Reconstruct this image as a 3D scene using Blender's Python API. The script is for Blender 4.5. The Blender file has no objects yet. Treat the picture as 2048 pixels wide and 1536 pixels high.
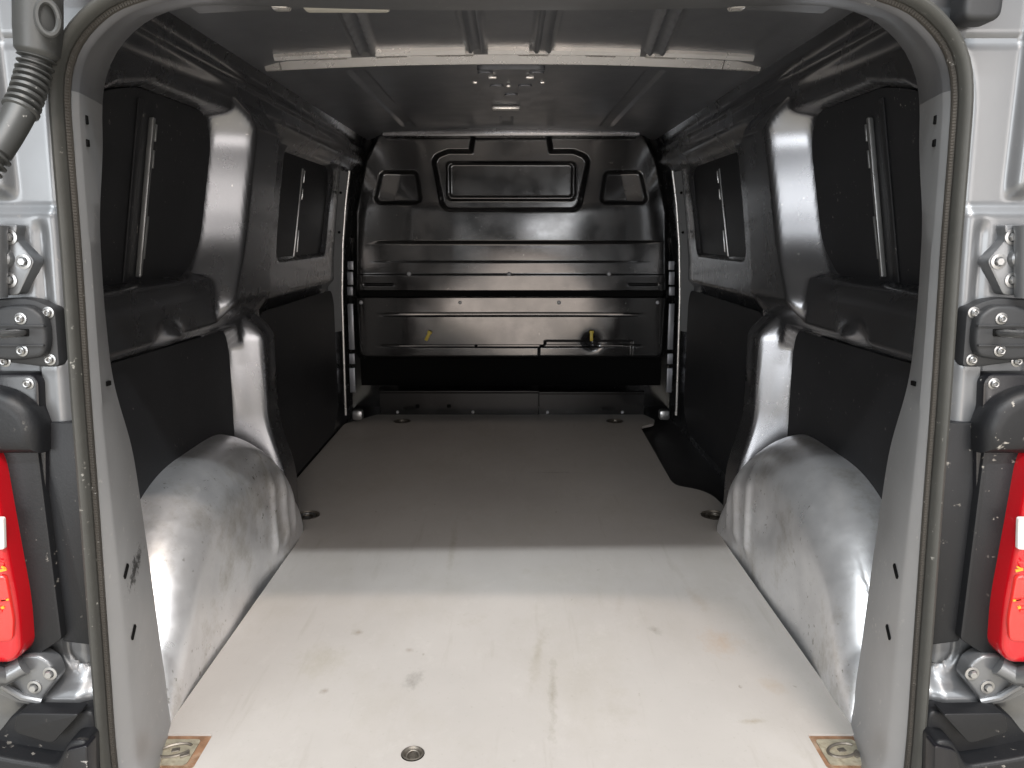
import bpy, bmesh, math, random
import numpy as np
from mathutils import Vector, Matrix
random.seed(7); rng = np.random.default_rng(7)
S = bpy.context.scene
R = math.radians

# ------------------------------------------------------------------ camera
CAM_H, PITCH, FPX, UC, VC = 0.90, R(11.1), 1539.0, 1022.0, 768.0
cam = bpy.data.objects.new('camera', bpy.data.cameras.new('camera'))
S.collection.objects.link(cam); S.camera = cam
cam.location = (0, 0, CAM_H); cam.rotation_euler = (R(90) - PITCH, 0, 0)
cam.data.sensor_width = 36; cam.data.lens = FPX / 2048 * 36
cam.data.shift_x = 0.001; cam.data.clip_start = 0.05; cam.data.clip_end = 200

# ------------------------------------------------------------------ light
W = bpy.data.worlds.new('World'); S.world = W; W.use_nodes = True
bg = W.node_tree.nodes['Background']
bg.inputs[0].default_value = (0.95, 0.98, 1.0, 1); bg.inputs[1].default_value = 0.20

def area(name, loc, target, sx, sy, power, col):
    L = bpy.data.lights.new(name, 'AREA'); L.shape = 'RECTANGLE'; L.size = sx; L.size_y = sy
    L.energy = power; L.color = col
    o = bpy.data.objects.new(name, L); S.collection.objects.link(o); o.location = loc
    d = Vector(target) - Vector(loc)
    o.rotation_euler = d.to_track_quat('-Z', 'Y').to_euler()
    return o
# far and near tubes of the workshop ceiling, behind the photographer
area('ceiling_tube_far', (0.1, -2.2, 5.0), (0, 1.4, 0.0), 6.0, 0.11, 440, (0.92, 0.97, 1.0))
area('ceiling_tube_near', (0.86, -1.3, 5.0), (0.1, 1.4, 0.0), 0.55, 0.11, 128, (1.0, 0.84, 0.72))
area('deep_floor_fill', (0.2, -3.6, 3.40), (0, 1.8, 0.2), 2.4, 0.08, 70, (1.0, 0.86, 0.77))  # added fill lamp that lifts the deep part of the floor
area('arch_jamb_fill', (0.3, -3.2, 4.6), (0.1, 1.4, 0.3), 6.0, 2.6, 75, (0.97, 0.98, 1.0))  # added broad lamp: reflection on the arches, fill for the jambs
# unseen lamps added behind the photographer to put reflections on bulkhead and pillars
area('bulkhead_reflection_light', (0.66, -3.8, 1.06), (0.5, 1.5, 0.95), 0.95, 0.55, 18, (0.96, 0.98, 1.0))
area('low_reflection_fill', (0.1, -3.9, -0.10), (0.1, 1.5, 0.3), 2.0, 0.9, 30, (1.0, 0.86, 0.76))  # added low fill for the lower bulkhead and deep floor
area('pillar_reflection_light_right', (2.3, -3.9, 1.15), (0.0, 1.5, 1.0), 2.4, 2.0, 95, (1.0, 0.94, 0.89))
area('pillar_reflection_light_left', (-2.3, -3.9, 1.15), (0.0, 1.5, 1.0), 2.4, 2.0, 150, (0.95, 0.98, 1.0))

S.view_settings.view_transform = 'Standard'; S.view_settings.look = 'None'
S.view_settings.exposure = 0.0; S.view_settings.gamma = 1.0
S.cycles.use_denoising = True
S.cycles.max_bounces = 10; S.cycles.diffuse_bounces = 5; S.cycles.glossy_bounces = 6
S.cycles.sample_clamp_indirect = 6.0
S.cycles.caustics_reflective = True

# ------------------------------------------------------------------ helpers
cP, sP = math.cos(PITCH), math.sin(PITCH)
def ray(u, v):
    a = (u - UC) / FPX; d = (v - VC) / FPX
    return a, cP - d * sP, -d * cP - sP
def atY(u, v, y):
    a, b, z = ray(u, v); t = y / b
    return Vector((a * t, y, CAM_H + z * t))
def atX(u, v, x):
    a, b, z = ray(u, v); t = abs(x / a)
    return Vector((a * t, b * t, CAM_H + z * t))
def atZ(u, v, h):
    a, b, z = ray(u, v); t = (h - CAM_H) / z
    return Vector((a * t, b * t, h))

def ss(a, b, t):
    t = np.clip((t - a) / (b - a), 0, 1); return t * t * (3 - 2 * t)
def sdf_poly(P, px, py):
    P = np.array(P, float); n = len(P)
    d = np.full(np.broadcast(px, py).shape, 1e9); sg = np.ones_like(d)
    for i in range(n):
        a = P[i]; b = P[i - 1]; e = b - a
        wx = px - a[0]; wy = py - a[1]
        t = np.clip((wx * e[0] + wy * e[1]) / (e @ e), 0, 1)
        bx = wx - e[0] * t; by = wy - e[1] * t
        d = np.minimum(d, bx * bx + by * by)
        c1 = py >= a[1]; c2 = py < b[1]; c3 = e[0] * wy > e[1] * wx
        flip = (c1 & c2 & c3) | (~c1 & ~c2 & ~c3)
        sg = np.where(flip, -sg, sg)
    return sg * np.sqrt(d)
def inset_poly(P, r):
    # shrink polygon about centroid-ish by moving each edge inward (used to round corners of an sdf)
    P = np.array(P, float); n = len(P); A = 0
    for i in range(n):
        A += P[i][0] * P[(i + 1) % n][1] - P[(i + 1) % n][0] * P[i][1]
    s = 1 if A > 0 else -1; out = []
    for i in range(n):
        p0, p1, p2 = P[i - 1], P[i], P[(i + 1) % n]
        e1 = (p1 - p0) / np.linalg.norm(p1 - p0); e2 = (p2 - p1) / np.linalg.norm(p2 - p1)
        n1 = s * np.array([-e1[1], e1[0]]); n2 = s * np.array([-e2[1], e2[0]])
        m = n1 + n2; m /= np.linalg.norm(m)
        out.append(p1 + m * r / max(0.35, m @ n1))
    return out
def mask(P, r, w, px, py):   # 1 inside rounded polygon, 0 outside, wall of width w
    d = sdf_poly(inset_poly(P, r), px, py) - r
    return 1 - ss(-w, 0, d)
def round_poly(P, r, n=5):
    P = [np.array(p, float) for p in P]; out = []
    rr = r if isinstance(r, (list, tuple)) else [r] * len(P)
    for i, p in enumerate(P):
        q = rr[i]
        if q <= 0: out.append(tuple(p)); continue
        a = P[i - 1] - p; b = P[(i + 1) % len(P)] - p
        la, lb = np.linalg.norm(a), np.linalg.norm(b); t = min(q, la * .48, lb * .48)
        A = p + a / la * t; B = p + b / lb * t
        for k in range(n + 1):
            s = k / n; out.append(tuple((1 - s) ** 2 * A + 2 * s * (1 - s) * p + s * s * B))
    return out

def smooth(me, ang=35):
    me.shade_smooth(); me.set_sharp_from_angle(angle=R(ang))
def T(o, label=None, cat=None, group=None, kind=None):
    for k, v in (('label', label), ('category', cat), ('group', group), ('kind', kind)):
        if v: o[k] = v
    return o
def wpos(o):
    m = Vector((0, 0, 0))
    while o: m += o.location; o = o.parent
    return m
def link(name, me, mat, parent=None, loc=(0, 0, 0)):
    o = bpy.data.objects.new(name, me); S.collection.objects.link(o)
    if mat and not me.materials: me.materials.append(mat)
    o.location = loc
    if parent:
        o.parent = parent; o.matrix_parent_inverse = Matrix.Translation(-ROOTS.get(parent.name, Vector((0, 0, 0))))
    return o
ROOTS = {}
def root(name, loc, *tags):
    o = bpy.data.objects.new(name, None); S.collection.objects.link(o); o.location = loc
    o.empty_display_size = .1; ROOTS[o.name] = Vector(loc); T(o, *tags); return o
def bm_obj(name, bm, mat, parent=None, ang=35, loc=(0, 0, 0), recalc=True):
    if recalc: bmesh.ops.recalc_face_normals(bm, faces=bm.faces)
    me = bpy.data.meshes.new(name); bm.to_mesh(me); bm.free(); smooth(me, ang)
    return link(name, me, mat, parent, loc)
def np_grid(name, XYZ, mat, parent=None, ang=60, keep=None, flip=False):
    X, Yy, Zz = XYZ; n, m = X.shape
    co = np.stack([X, Yy, Zz], -1).reshape(-1, 3)
    idx = np.arange(n * m).reshape(n, m)
    f = np.stack([idx[:-1, :-1], idx[1:, :-1], idx[1:, 1:], idx[:-1, 1:]], -1).reshape(-1, 4)
    if keep is not None:
        k = keep.reshape(-1); f = f[k[f].all(1)]
    if flip: f = f[:, ::-1]
    used = np.unique(f); mp = np.full(n * m, -1); mp[used] = np.arange(len(used))
    me = bpy.data.meshes.new(name)
    me.vertices.add(len(used)); me.vertices.foreach_set('co', co[used].astype(np.float32).ravel())
    me.loops.add(f.size); me.loops.foreach_set('vertex_index', mp[f].astype(np.int32).ravel())
    me.polygons.add(len(f)); me.polygons.foreach_set('loop_start', np.arange(0, f.size, 4, dtype=np.int32))
    me.polygons.foreach_set('loop_total', np.full(len(f), 4, np.int32))
    me.update(calc_edges=True); me.validate(); smooth(me, ang)
    return link(name, me, mat, parent)
def prism_bm(pts, axis, a0, a1, bev=0.0, seg=2, bm=None):
    """pts: 2-D outline; axis 'y': pts=(x,z), 'x': pts=(y,z), 'z': pts=(x,y)"""
    bm = bm or bmesh.new()
    def mk(p, a):
        if axis == 'y': return (p[0], a, p[1])
        if axis == 'x': return (a, p[0], p[1])
        return (p[0], p[1], a)
    v0 = [bm.verts.new(mk(p, a0)) for p in pts]; v1 = [bm.verts.new(mk(p, a1)) for p in pts]
    n = len(pts); f0 = bm.faces.new(v0); bm.faces.new(v1[::-1])
    for i in range(n): bm.faces.new((v0[i], v0[(i + 1) % n], v1[(i + 1) % n], v1[i]))
    if bev > 0:
        bmesh.ops.recalc_face_normals(bm, faces=bm.faces)
        bmesh.ops.bevel(bm, geom=list(f0.edges), offset=bev, segments=seg, affect='EDGES', profile=.5, clamp_overlap=True)
    return bm
def prism(name, pts, axis, a0, a1, mat, parent=None, bev=0.0, seg=2, ang=35):
    return bm_obj(name, prism_bm(pts, axis, a0, a1, bev, seg), mat, parent, ang)
def box_bm(bm, c, d, bev=0.0, rot=None):
    r = bmesh.ops.create_cube(bm, size=1.0)['verts']
    for v in r: v.co = Vector((v.co.x * d[0], v.co.y * d[1], v.co.z * d[2]))
    if bev:
        es = list({e for v in r for e in v.link_edges})
        g = bmesh.ops.bevel(bm, geom=es, offset=bev, segments=2, affect='EDGES', profile=.5)
        r = list({v for f in g['faces'] for v in f.verts} | {v for v in r if v.is_valid})
    M = Matrix.Translation(c) @ (rot if rot else Matrix.Identity(4))
    bmesh.ops.transform(bm, matrix=M, verts=r)
    return bm
def box(name, c, d, mat, parent=None, bev=0.0, rot=None):
    return bm_obj(name, box_bm(bmesh.new(), Vector(c), d, bev, rot), mat, parent)
def lathe_bm(prof, n=20, bm=None, M=None):
    bm = bm or bmesh.new(); rings = []
    for r, h in prof:
        if r < 1e-6: rings.append([bm.verts.new((0, 0, h))])
        else: rings.append([bm.verts.new((r * math.cos(2 * math.pi * k / n), r * math.sin(2 * math.pi * k / n), h)) for k in range(n)])
    for a, b in zip(rings, rings[1:]):
        for k in range(n):
            q = [a[k % len(a)], a[(k + 1) % len(a)], b[(k + 1) % len(b)], b[k % len(b)]]
            q = list(dict.fromkeys(q))
            if len(q) > 2: bm.faces.new(q)
    if M: bmesh.ops.transform(bm, matrix=M, verts=[v for r in rings for v in r])
    return bm
def tube_bm(path, rad, n=12, bm=None, cap=True):
    bm = bm or bmesh.new(); path = [Vector(p) for p in path]; rings = []
    up = None
    for i, p in enumerate(path):
        t = (path[min(i + 1, len(path) - 1)] - path[max(i - 1, 0)]).normalized()
        if up is None: up = t.orthogonal().normalized()
        up = (up - t * up.dot(t)).normalized(); w = t.cross(up)
        r = rad[i] if hasattr(rad, '__len__') else rad
        rings.append([bm.verts.new(p + (up * math.cos(2 * math.pi * k / n) + w * math.sin(2 * math.pi * k / n)) * r) for k in range(n)])
    for a, b in zip(rings, rings[1:]):
        for k in range(n): bm.faces.new((a[k], a[(k + 1) % n], b[(k + 1) % n], b[k]))
    if cap: bm.faces.new(rings[0]); bm.faces.new(rings[-1][::-1])
    return bm
def catmull(P, n):
    P = np.array(P, float); Q = np.vstack([2 * P[0] - P[1], P, 2 * P[-1] - P[-2]]); out = []
    for i in range(len(P) - 1):
        p0, p1, p2, p3 = Q[i:i + 4]
        for k in range(12):
            t = k / 12
            out.append(.5 * ((2 * p1) + (-p0 + p2) * t + (2 * p0 - 5 * p1 + 4 * p2 - p3) * t * t + (-p0 + 3 * p1 - 3 * p2 + p3) * t ** 3))
    out.append(P[-1]); out = np.array(out)
    s = np.concatenate([[0], np.cumsum(np.linalg.norm(np.diff(out, axis=0), axis=1))])
    tt = np.linspace(0, s[-1], n)
    return np.stack([np.interp(tt, s, out[:, k]) for k in range(out.shape[1])], -1)

# ------------------------------------------------------------------ materials
def mat(name, col, rough=.5, metal=0.0, spec=.5, coat=0.0, var=0.0, vscale=6.0, rvar=0.0, bump=0.0, bscale=60.0,
        specks=0.0, speck_col=(.6, .58, .55), speck_scale=90.0, stretch=(1, 1, 1), dirt=None, dirt_scale=3.0, dirt_amt=0.0, coat_rough=.1):
    m = bpy.data.materials.new(name); m.use_nodes = True; nt = m.node_tree; N = nt.nodes; Lk = nt.links
    b = N['Principled BSDF']; b.inputs['Roughness'].default_value = rough; b.inputs['Metallic'].default_value = metal
    b.inputs['Specular IOR Level'].default_value = spec; b.inputs['Coat Weight'].default_value = coat
    b.inputs['Coat Roughness'].default_value = coat_rough
    b.inputs['Base Color'].default_value = (*col, 1)
    tc = N.new('ShaderNodeTexCoord'); mp = N.new('ShaderNodeMapping'); mp.inputs['Scale'].default_value = stretch
    Lk.new(tc.outputs['Object'], mp.inputs[0]); V = mp.outputs[0]
    def noise(sc, det=5, r=.6):
        n = N.new('ShaderNodeTexNoise'); n.inputs['Scale'].default_value = sc; n.inputs['Detail'].default_value = det
        n.inputs['Roughness'].default_value = r; Lk.new(V, n.inputs['Vector']); return n.outputs['Fac']
    def mr(x, a, b2, c, d):
        n = N.new('ShaderNodeMapRange'); n.inputs[1].default_value = a; n.inputs[2].default_value = b2
        n.inputs[3].default_value = c; n.inputs[4].default_value = d; Lk.new(x, n.inputs[0]); return n.outputs[0]
    def mix(f, a, c, mode='MIX'):
        n = N.new('ShaderNodeMix'); n.data_type = 'RGBA'; n.blend_type = mode
        if hasattr(f, 'is_linked'): Lk.new(f, n.inputs[0])
        else: n.inputs[0].default_value = f
        for s, q in ((6, a), (7, c)):
            if hasattr(q, 'is_linked'): Lk.new(q, n.inputs[s])
            else: n.inputs[s].default_value = (*q, 1)
        return n.outputs[2]
    colr = col
    if var:
        lo = tuple(c * (1 - var) for c in col); hi = tuple(min(1, c * (1 + var)) for c in col)
        colr = mix(mr(noise(vscale), .3, .7, 0, 1), lo, hi)
    if dirt_amt:
        colr = mix(mr(noise(dirt_scale, 8, .7), .5, .72, 0, dirt_amt), colr, dirt)
    if specks:
        f = mr(noise(speck_scale, 3, .6), .68 - .05 * specks, .74 - .05 * specks, 0, .85)
        f2 = mr(noise(5.0, 3), .45, .62, 0, 1)
        mm = N.new('ShaderNodeMath'); mm.operation = 'MULTIPLY'; Lk.new(f, mm.inputs[0]); Lk.new(f2, mm.inputs[1])
        colr = mix(mm.outputs[0], colr, speck_col)
    if hasattr(colr, 'is_linked'): Lk.new(colr, b.inputs['Base Color'])
    if rvar: Lk.new(mr(noise(vscale * 1.7), .3, .7, max(.03, rough - rvar), rough + rvar), b.inputs['Roughness'])
    if bump:
        bp = N.new('ShaderNodeBump'); bp.inputs['Strength'].default_value = bump; bp.inputs['Distance'].default_value = .002
        Lk.new(noise(bscale, 4), bp.inputs['Height']); Lk.new(bp.outputs[0], b.inputs['Normal'])
    m['h'] = 1
    return m
def tools(m):
    nt = m.node_tree; return nt, nt.nodes, nt.links, nt.nodes['Principled BSDF']

M = {}
M['silver'] = mat('silver_paint', (.160, .165, .172), .37, .5, coat=.3, var=.04, rvar=.04, bump=.03, bscale=9, specks=.35, speck_col=(.25, .24, .23))
M['inner'] = mat('inner_grey_paint', (.21, .21, .22), .27, .88, var=.02, rvar=.01, specks=.10, speck_col=(.5, .48, .46), coat=.15)
M['roof'] = mat('roof_grey_paint', (.255, .262, .285), .36, .55, var=.06, rvar=.05, bump=.05, bscale=5, specks=.2)
M['header'] = mat('header_shade_grey', (.20, .203, .215), .36, .55, var=.05, rvar=.05, specks=.5, speck_col=(.5, .48, .46), bump=.04, bscale=10)  # darker copy of the jamb paint: shade at the frame top put into colour
M['bow'] = mat('roof_bow_paint', (.86, .83, .80), .28, .65, var=.05, rvar=.05)
M['arch'] = mat('arch_silver_paint', (.90, .90, .915), .36, .74, var=.10, vscale=11, rvar=.09, bump=.16, bscale=7, specks=1.0, speck_col=(.30, .28, .25),
                speck_scale=60, dirt=(.33, .30, .24), dirt_scale=5.5, dirt_amt=.8)
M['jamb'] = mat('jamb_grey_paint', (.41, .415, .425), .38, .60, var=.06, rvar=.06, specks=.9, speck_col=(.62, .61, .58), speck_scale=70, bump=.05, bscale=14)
M['black'] = mat('black_satin_paint', (.026, .0255, .026), .15, .40, spec=.8, coat=.5, var=.2, rvar=.06, bump=.08, bscale=6, specks=.5, speck_col=(.2, .19, .18), coat_rough=.12)
M['lining'] = mat('black_hardboard', (.020, .020, .022), .55, 0, spec=.35, var=.15, bump=.10, bscale=220, specks=.25, speck_col=(.22, .2, .19))
M['winpanel'] = mat('black_window_panel', (.022, .022, .024), .48, 0, spec=.35, var=.12, specks=.15, speck_col=(.3, .28, .26))
M['rubber'] = mat('seal_rubber', (.048, .048, .044), .55, 0, spec=.4, var=.18, vscale=8, specks=.5, bump=.1, bscale=80, speck_col=(.4, .39, .36))
M['seal_cloth'] = mat('seal_ribbed_edge', (.045, .040, .034), .75, 0, var=.2, specks=.3)
M['plastic'] = mat('black_plastic', (.010, .0105, .012), .46, 0, spec=.32, var=.12, bump=.12, bscale=260, specks=.55, speck_col=(.30, .28, .25), speck_scale=70)
M['plastic_gloss'] = mat('black_gloss_plastic', (.010, .010, .012), .28, 0, spec=.45, var=.1, bump=.06, bscale=260, specks=.3)
M['greyplast'] = mat('dark_grey_plastic', (.028, .029, .031), .5, 0, spec=.35, var=.1, bump=.1, bscale=200)
M['hose'] = mat('grey_rubber_hose', (.040, .041, .040), .45, 0, var=.12, bump=.05, bscale=60, specks=.2)
M['zinc'] = mat('zinc_steel', (.40, .40, .40), .34, .85, var=.08, rvar=.08, vscale=20)
M['bolt'] = mat('bolt_steel', (.33, .33, .33), .34, .9, var=.1)
M['void'] = mat('shade_and_clip_black', (.004, .004, .004), .8, 0, spec=.1)  # near-black for shade in holes, gap and recess, also the header clips
M['rust'] = mat('rusty_steel', (.27, .15, .085), .75, .15, var=.35, vscale=40, dirt=(.42, .36, .28), dirt_scale=18, dirt_amt=.8, bump=.2, bscale=60)
M['dirtyplate'] = mat('dirty_zinc_plate', (.36, .33, .25), .6, .25, var=.4, vscale=30, dirt=(.15, .11, .07), dirt_scale=38, dirt_amt=.95, bump=.3, bscale=50)
M['ring'] = mat('lashing_ring_steel', (.20, .18, .155), .45, .7, var=.3, vscale=40)
M['red'] = mat('red_lens', (.48, .004, .010), .10, 0, spec=.6, coat=.6, coat_rough=.04)
M['redlight'] = mat('red_reflex_lens', (.80, .035, .03), .16, 0, spec=.6, coat=.4)
M['amber'] = mat('amber_reflex', (.85, .30, .03), .2, 0)
M['clear'] = mat('clear_lens', (.62, .58, .56), .15, 0, coat=.5)
M['yellow'] = mat('yellow_plastic', (.62, .48, .07), .4, 0, var=.1)
M['lamp'] = mat('cargo_lamp_lens', (.72, .69, .62), .35, 0, coat=.3)
M['ground'] = mat('concrete_floor', (.52, .49, .42), .6, 0, var=.1, vscale=2, bump=.1, bscale=30)
M['outer'] = mat('outer_silver_paint', (.42, .43, .45), .3, .6, coat=.5)
M['steel'] = mat('bare_floor_steel', (.05, .05, .052), .45, .5, var=.2)

# plywood: greige coating with scuffs, grey rubbed patches and brown marks
def floor_mat():
    m = mat('worn_coated_plywood', (.45, .425, .40), .5, 0, spec=.35, var=.06, vscale=2.2, bump=.06, bscale=120)
    nt, N, Lk, b = tools(m)
    base = b.inputs['Base Color'].links[0].from_socket
    tc = N.new('ShaderNodeTexCoord')
    def nz(scale, st=(1, 1, 1), det=6, r=.65, rot=0, off=(0, 0, 0)):
        mp = N.new('ShaderNodeMapping'); mp.inputs['Scale'].default_value = st; mp.inputs['Rotation'].default_value = (0, 0, rot)
        mp.inputs['Location'].default_value = off
        Lk.new(tc.outputs['Object'], mp.inputs[0]); n = N.new('ShaderNodeTexNoise')
        n.inputs['Scale'].default_value = scale; n.inputs['Detail'].default_value = det; n.inputs['Roughness'].default_value = r
        Lk.new(mp.outputs[0], n.inputs['Vector']); return n.outputs['Fac']
    def lay(prev, fac, a, b2, amt, col):
        r = N.new('ShaderNodeMapRange'); r.inputs[1].default_value = a; r.inputs[2].default_value = b2
        r.inputs[3].default_value = 0; r.inputs[4].default_value = amt; Lk.new(fac, r.inputs[0])
        x = N.new('ShaderNodeMix'); x.data_type = 'RGBA'; Lk.new(r.outputs[0], x.inputs[0]); Lk.new(prev, x.inputs[6])
        x.inputs[7].default_value = (*col, 1); return x.outputs[2]
    c = lay(base, nz(1.6, (1, .5, 1)), .52, .72, .35, (.40, .385, .36))
    c = lay(c, nz(5, (1, .8, 1), 9, .72), .60, .78, .45, (.33, .29, .23))
    c = lay(c, nz(7, (4, .35, 1), 5, .6, .12), .62, .78, .45, (.33, .30, .26))
    c = lay(c, nz(7, (4, .30, 1), 5, .6, -.2, (3, 1, 0)), .62, .79, .42, (.34, .31, .27))
    c = lay(c, nz(34, (1.3, .8, 1), 3, .5), .72, .78, .6, (.22, .19, .15))
    c = lay(c, nz(110, (1, 1, 1), 3, .5), .64, .76, .30, (.30, .27, .23))
    c = lay(c, nz(2.6, (1.4, .7, 1), 10, .75, .4, (7, 2, 0)), .48, .70, .38, (.36, .33, .28))
    c = lay(c, nz(14, (1, .6, 1), 8, .75, -.3, (1, 5, 0)), .56, .74, .28, (.58, .56, .53))
    # single marks seen on the board (position, size, angle, colour, strength)
    for (u, v, sx, sy, ang, col, amt) in [(825, 1362, .022, .035, -.3, (.16, .15, .13), .8), (905, 1090, .012, .22, 0.02, (.28, .24, .18), .55),
            (1105, 1390, .010, .15, -.06, (.24, .22, .17), .75), (1440, 1285, .05, .06, 0, (.42, .31, .22), .75), (1398, 1200, .02, .07, .1, (.36, .29, .23), .6),
            (1310, 1260, .014, .03, .3, (.22, .20, .17), .8), (640, 1320, .06, .07, 0, (.33, .30, .23), .55), (718, 1264, .016, .016, 0, (.22, .18, .13), .8),
            (1505, 1443, .03, .008, .05, (.28, .23, .15), .8), (1110, 945, .11, .008, 0, (.14, .12, .12), .5), (1545, 1370, .03, .03, 0, (.40, .31, .22), .6),
            (648, 1382, .010, .010, 0, (.2, .16, .12), .8), (1240, 1200, .012, .10, -.2, (.36, .32, .28), .5), (1230, 1420, .04, .05, 0, (.36, .33, .28), .5),
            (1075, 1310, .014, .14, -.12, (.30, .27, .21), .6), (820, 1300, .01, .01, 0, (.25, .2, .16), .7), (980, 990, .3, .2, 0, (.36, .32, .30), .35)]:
        p = atZ(u, v, 0)
        mp = N.new('ShaderNodeMapping'); mp.vector_type = 'TEXTURE'; mp.inputs['Location'].default_value = p
        mp.inputs['Rotation'].default_value = (0, 0, ang); mp.inputs['Scale'].default_value = (sx, sy, 1)
        Lk.new(tc.outputs['Object'], mp.inputs[0])
        ln = N.new('ShaderNodeVectorMath'); ln.operation = 'LENGTH'; Lk.new(mp.outputs[0], ln.inputs[0])
        ad = N.new('ShaderNodeMath'); ad.operation = 'MULTIPLY_ADD'; Lk.new(nz(45, (1, .6, 1), 6, .75), ad.inputs[0]); ad.inputs[1].default_value = 3.2
        Lk.new(ln.outputs['Value'], ad.inputs[2])
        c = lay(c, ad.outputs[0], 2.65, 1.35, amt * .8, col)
    Lk.new(c, b.inputs['Base Color'])
    return m
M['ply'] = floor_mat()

# jamb: extra black scuff on the left pillar
def jamb_scuff():
    nt, N, Lk, b = tools(M['jamb']); base = b.inputs['Base Color'].links[0].from_socket
    tc = N.new('ShaderNodeTexCoord')
    def near(p, sx, sy, sz, prev, amt, rotx=0):
        mp = N.new('ShaderNodeMapping'); mp.vector_type = 'TEXTURE'; mp.inputs['Location'].default_value = p; mp.inputs['Scale'].default_value = (sx, sy, sz)
        mp.inputs['Rotation'].default_value = (rotx, 0, 0)
        Lk.new(tc.outputs['Object'], mp.inputs[0])
        ln = N.new('ShaderNodeVectorMath'); ln.operation = 'LENGTH'; Lk.new(mp.outputs[0], ln.inputs[0])
        n = N.new('ShaderNodeTexNoise'); n.inputs['Scale'].default_value = 75; n.inputs['Detail'].default_value = 7; n.inputs['Roughness'].default_value = .8
        Lk.new(tc.outputs['Object'], n.inputs['Vector'])
        ad = N.new('ShaderNodeMath'); ad.operation = 'MULTIPLY_ADD'; Lk.new(n.outputs['Fac'], ad.inputs[0]); ad.inputs[1].default_value = 4.0; Lk.new(ln.outputs['Value'], ad.inputs[2])
        r = N.new('ShaderNodeMapRange'); r.inputs[1].default_value = 2.75; r.inputs[2].default_value = 2.25; r.inputs[3].default_value = 0; r.inputs[4].default_value = amt
        Lk.new(ad.outputs[0], r.inputs[0])
        x = N.new('ShaderNodeMix'); x.data_type = 'RGBA'; Lk.new(r.outputs[0], x.inputs[0]); Lk.new(prev, x.inputs[6]); x.inputs[7].default_value = (.015, .015, .015, 1)
        return x.outputs[2]
    p = atX(262, 1132, -.63)
    Lk.new(near(p, .07, .065, .026, base, .95, .35), b.inputs['Base Color'])
jamb_scuff()

# ------------------------------------------------------------------ roots
GZ = -0.66
g = bm_obj('ground', prism_bm([(-14, -10), (14, -10), (14, 14), (-14, 14)], 'z', GZ - .05, GZ), M['ground'])
T(g, kind='structure')
VAN = root('cargo_van', (0, 2.4, GZ), 'silver panel van seen through its open rear doorway, empty load bay lined in black', 'van')

# ------------------------------------------------------------------ doorway loop
half = [(0, -.035), (.30, -.035), (.52, -.034), (.590, -.018), (.622, .03), (.626, .10), (.620, .272), (.611, .514), (.606, .665), (.597, .877), (.593, 1.01),
        (.589, 1.085), (.575, 1.131), (.545, 1.167), (.500, 1.194), (.42, 1.212), (.28, 1.222), (0, 1.226)]
hp = catmull(half, 150)
loop = np.vstack([hp, np.stack([-hp[-2:0:-1, 0], hp[-2:0:-1, 1]], -1)])   # closed, counter-clockwise seen from -y... starts bottom middle
nl = len(loop)
tan = np.roll(loop, -1, 0) - np.roll(loop, 1, 0); tan /= np.linalg.norm(tan, axis=1)[:, None]
nin = np.stack([-tan[:, 1], tan[:, 0]], -1)           # points inward
nin = np.where(((nin * (np.array([0, .6]) - loop)).sum(1) > 0)[:, None], nin, -nin)
def sweep(name, prof, material, parent, ang=50, zr=None):
    """prof: list of (inward offset array|float, y array|float)"""
    P = [np.stack([loop[:, 0] + nin[:, 0] * a, np.broadcast_to(y, nl), loop[:, 1] + nin[:, 1] * a], -1) for a, y in
         [(np.broadcast_to(np.asarray(a, float), nl), np.asarray(y, float)) for a, y in prof]]
    A = np.stack(P, 1); A = np.concatenate([A, A[:1]], 0)
    keep = None
    if zr:
        zk = np.concatenate([loop[:, 1], loop[:1, 1]]); keep = np.repeat(((zk > zr[0]) & (zk < zr[1]))[:, None], A.shape[1], 1)
    return np_grid(name, (A[..., 0], A[..., 1], A[..., 2]), material, parent, ang, keep)
zl = loop[:, 1]; side = np.abs(loop[:, 0]) > .50
Yin = np.interp(zl, [-.03, .05, .36, .55, .67, .80, .92, .98, 1.06, 1.13, 1.19, 1.23], [1.30, 1.315, 1.271, 1.24, 1.19, 1.178, 1.18, 1.205, 1.24, 1.25, 1.25, 1.26])
bot = ss(.0, -.03, zl)
Yin = Yin * (1 - bot) + 1.14 * bot
off = np.interp(zl, [.98, 1.04, 1.085, 1.131, 1.165, 1.195, 1.212, 1.222, 1.226], [-.022, -.030, -.042, -.054, -.052, -.040, -.026, -.012, -.006])
crease = np.interp(zl, [0, .27, .51, .67, 1.0, 1.25], [.036, .031, .017, .011, .008, .010])
def sm(a, n=13):
    k = np.hanning(n + 2)[1:-1]; k /= k.sum(); return np.convolve(np.concatenate([a[-n:], a, a[:n]]), k, 'same')[n:-n]
Yin, off, crease = sm(Yin, 9), sm(off, 25), sm(crease, 41)
PROF = [(-.012, 1.088), (-.003, 1.0835), (0.002, 1.084), (.004, 1.088), (.0035 + crease * .22, 1.088 + crease * .7), (.003 + crease * .33, 1.088 + crease * 1.05),
        (off, Yin), (off - .006, Yin + .006), (off - .03, Yin + .008), (off - .16, Yin + .05)]
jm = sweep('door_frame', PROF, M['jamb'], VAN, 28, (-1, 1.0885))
sweep('frame_header', PROF, M['header'], VAN, 28, (1.073, 9))  # top of the same frame, in the colour darkened for shade
# rubber weather seal round the opening
seal_path = []
prof = []
for k in range(13):
    a = 2 * math.pi * k / 12
    prof.append((-.0042 + .0078 * math.cos(a), 1.060 + .014 * math.sin(a)))
seal = sweep('door_seal', prof, M['rubber'], VAN)
band = sweep('seal_edge', [(.000, 1.069), (.002, 1.0655), (.0075, 1.067), (.0085, 1.070), (.002, 1.083), (-.004, 1.083)], M['seal_cloth'], seal)
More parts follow.
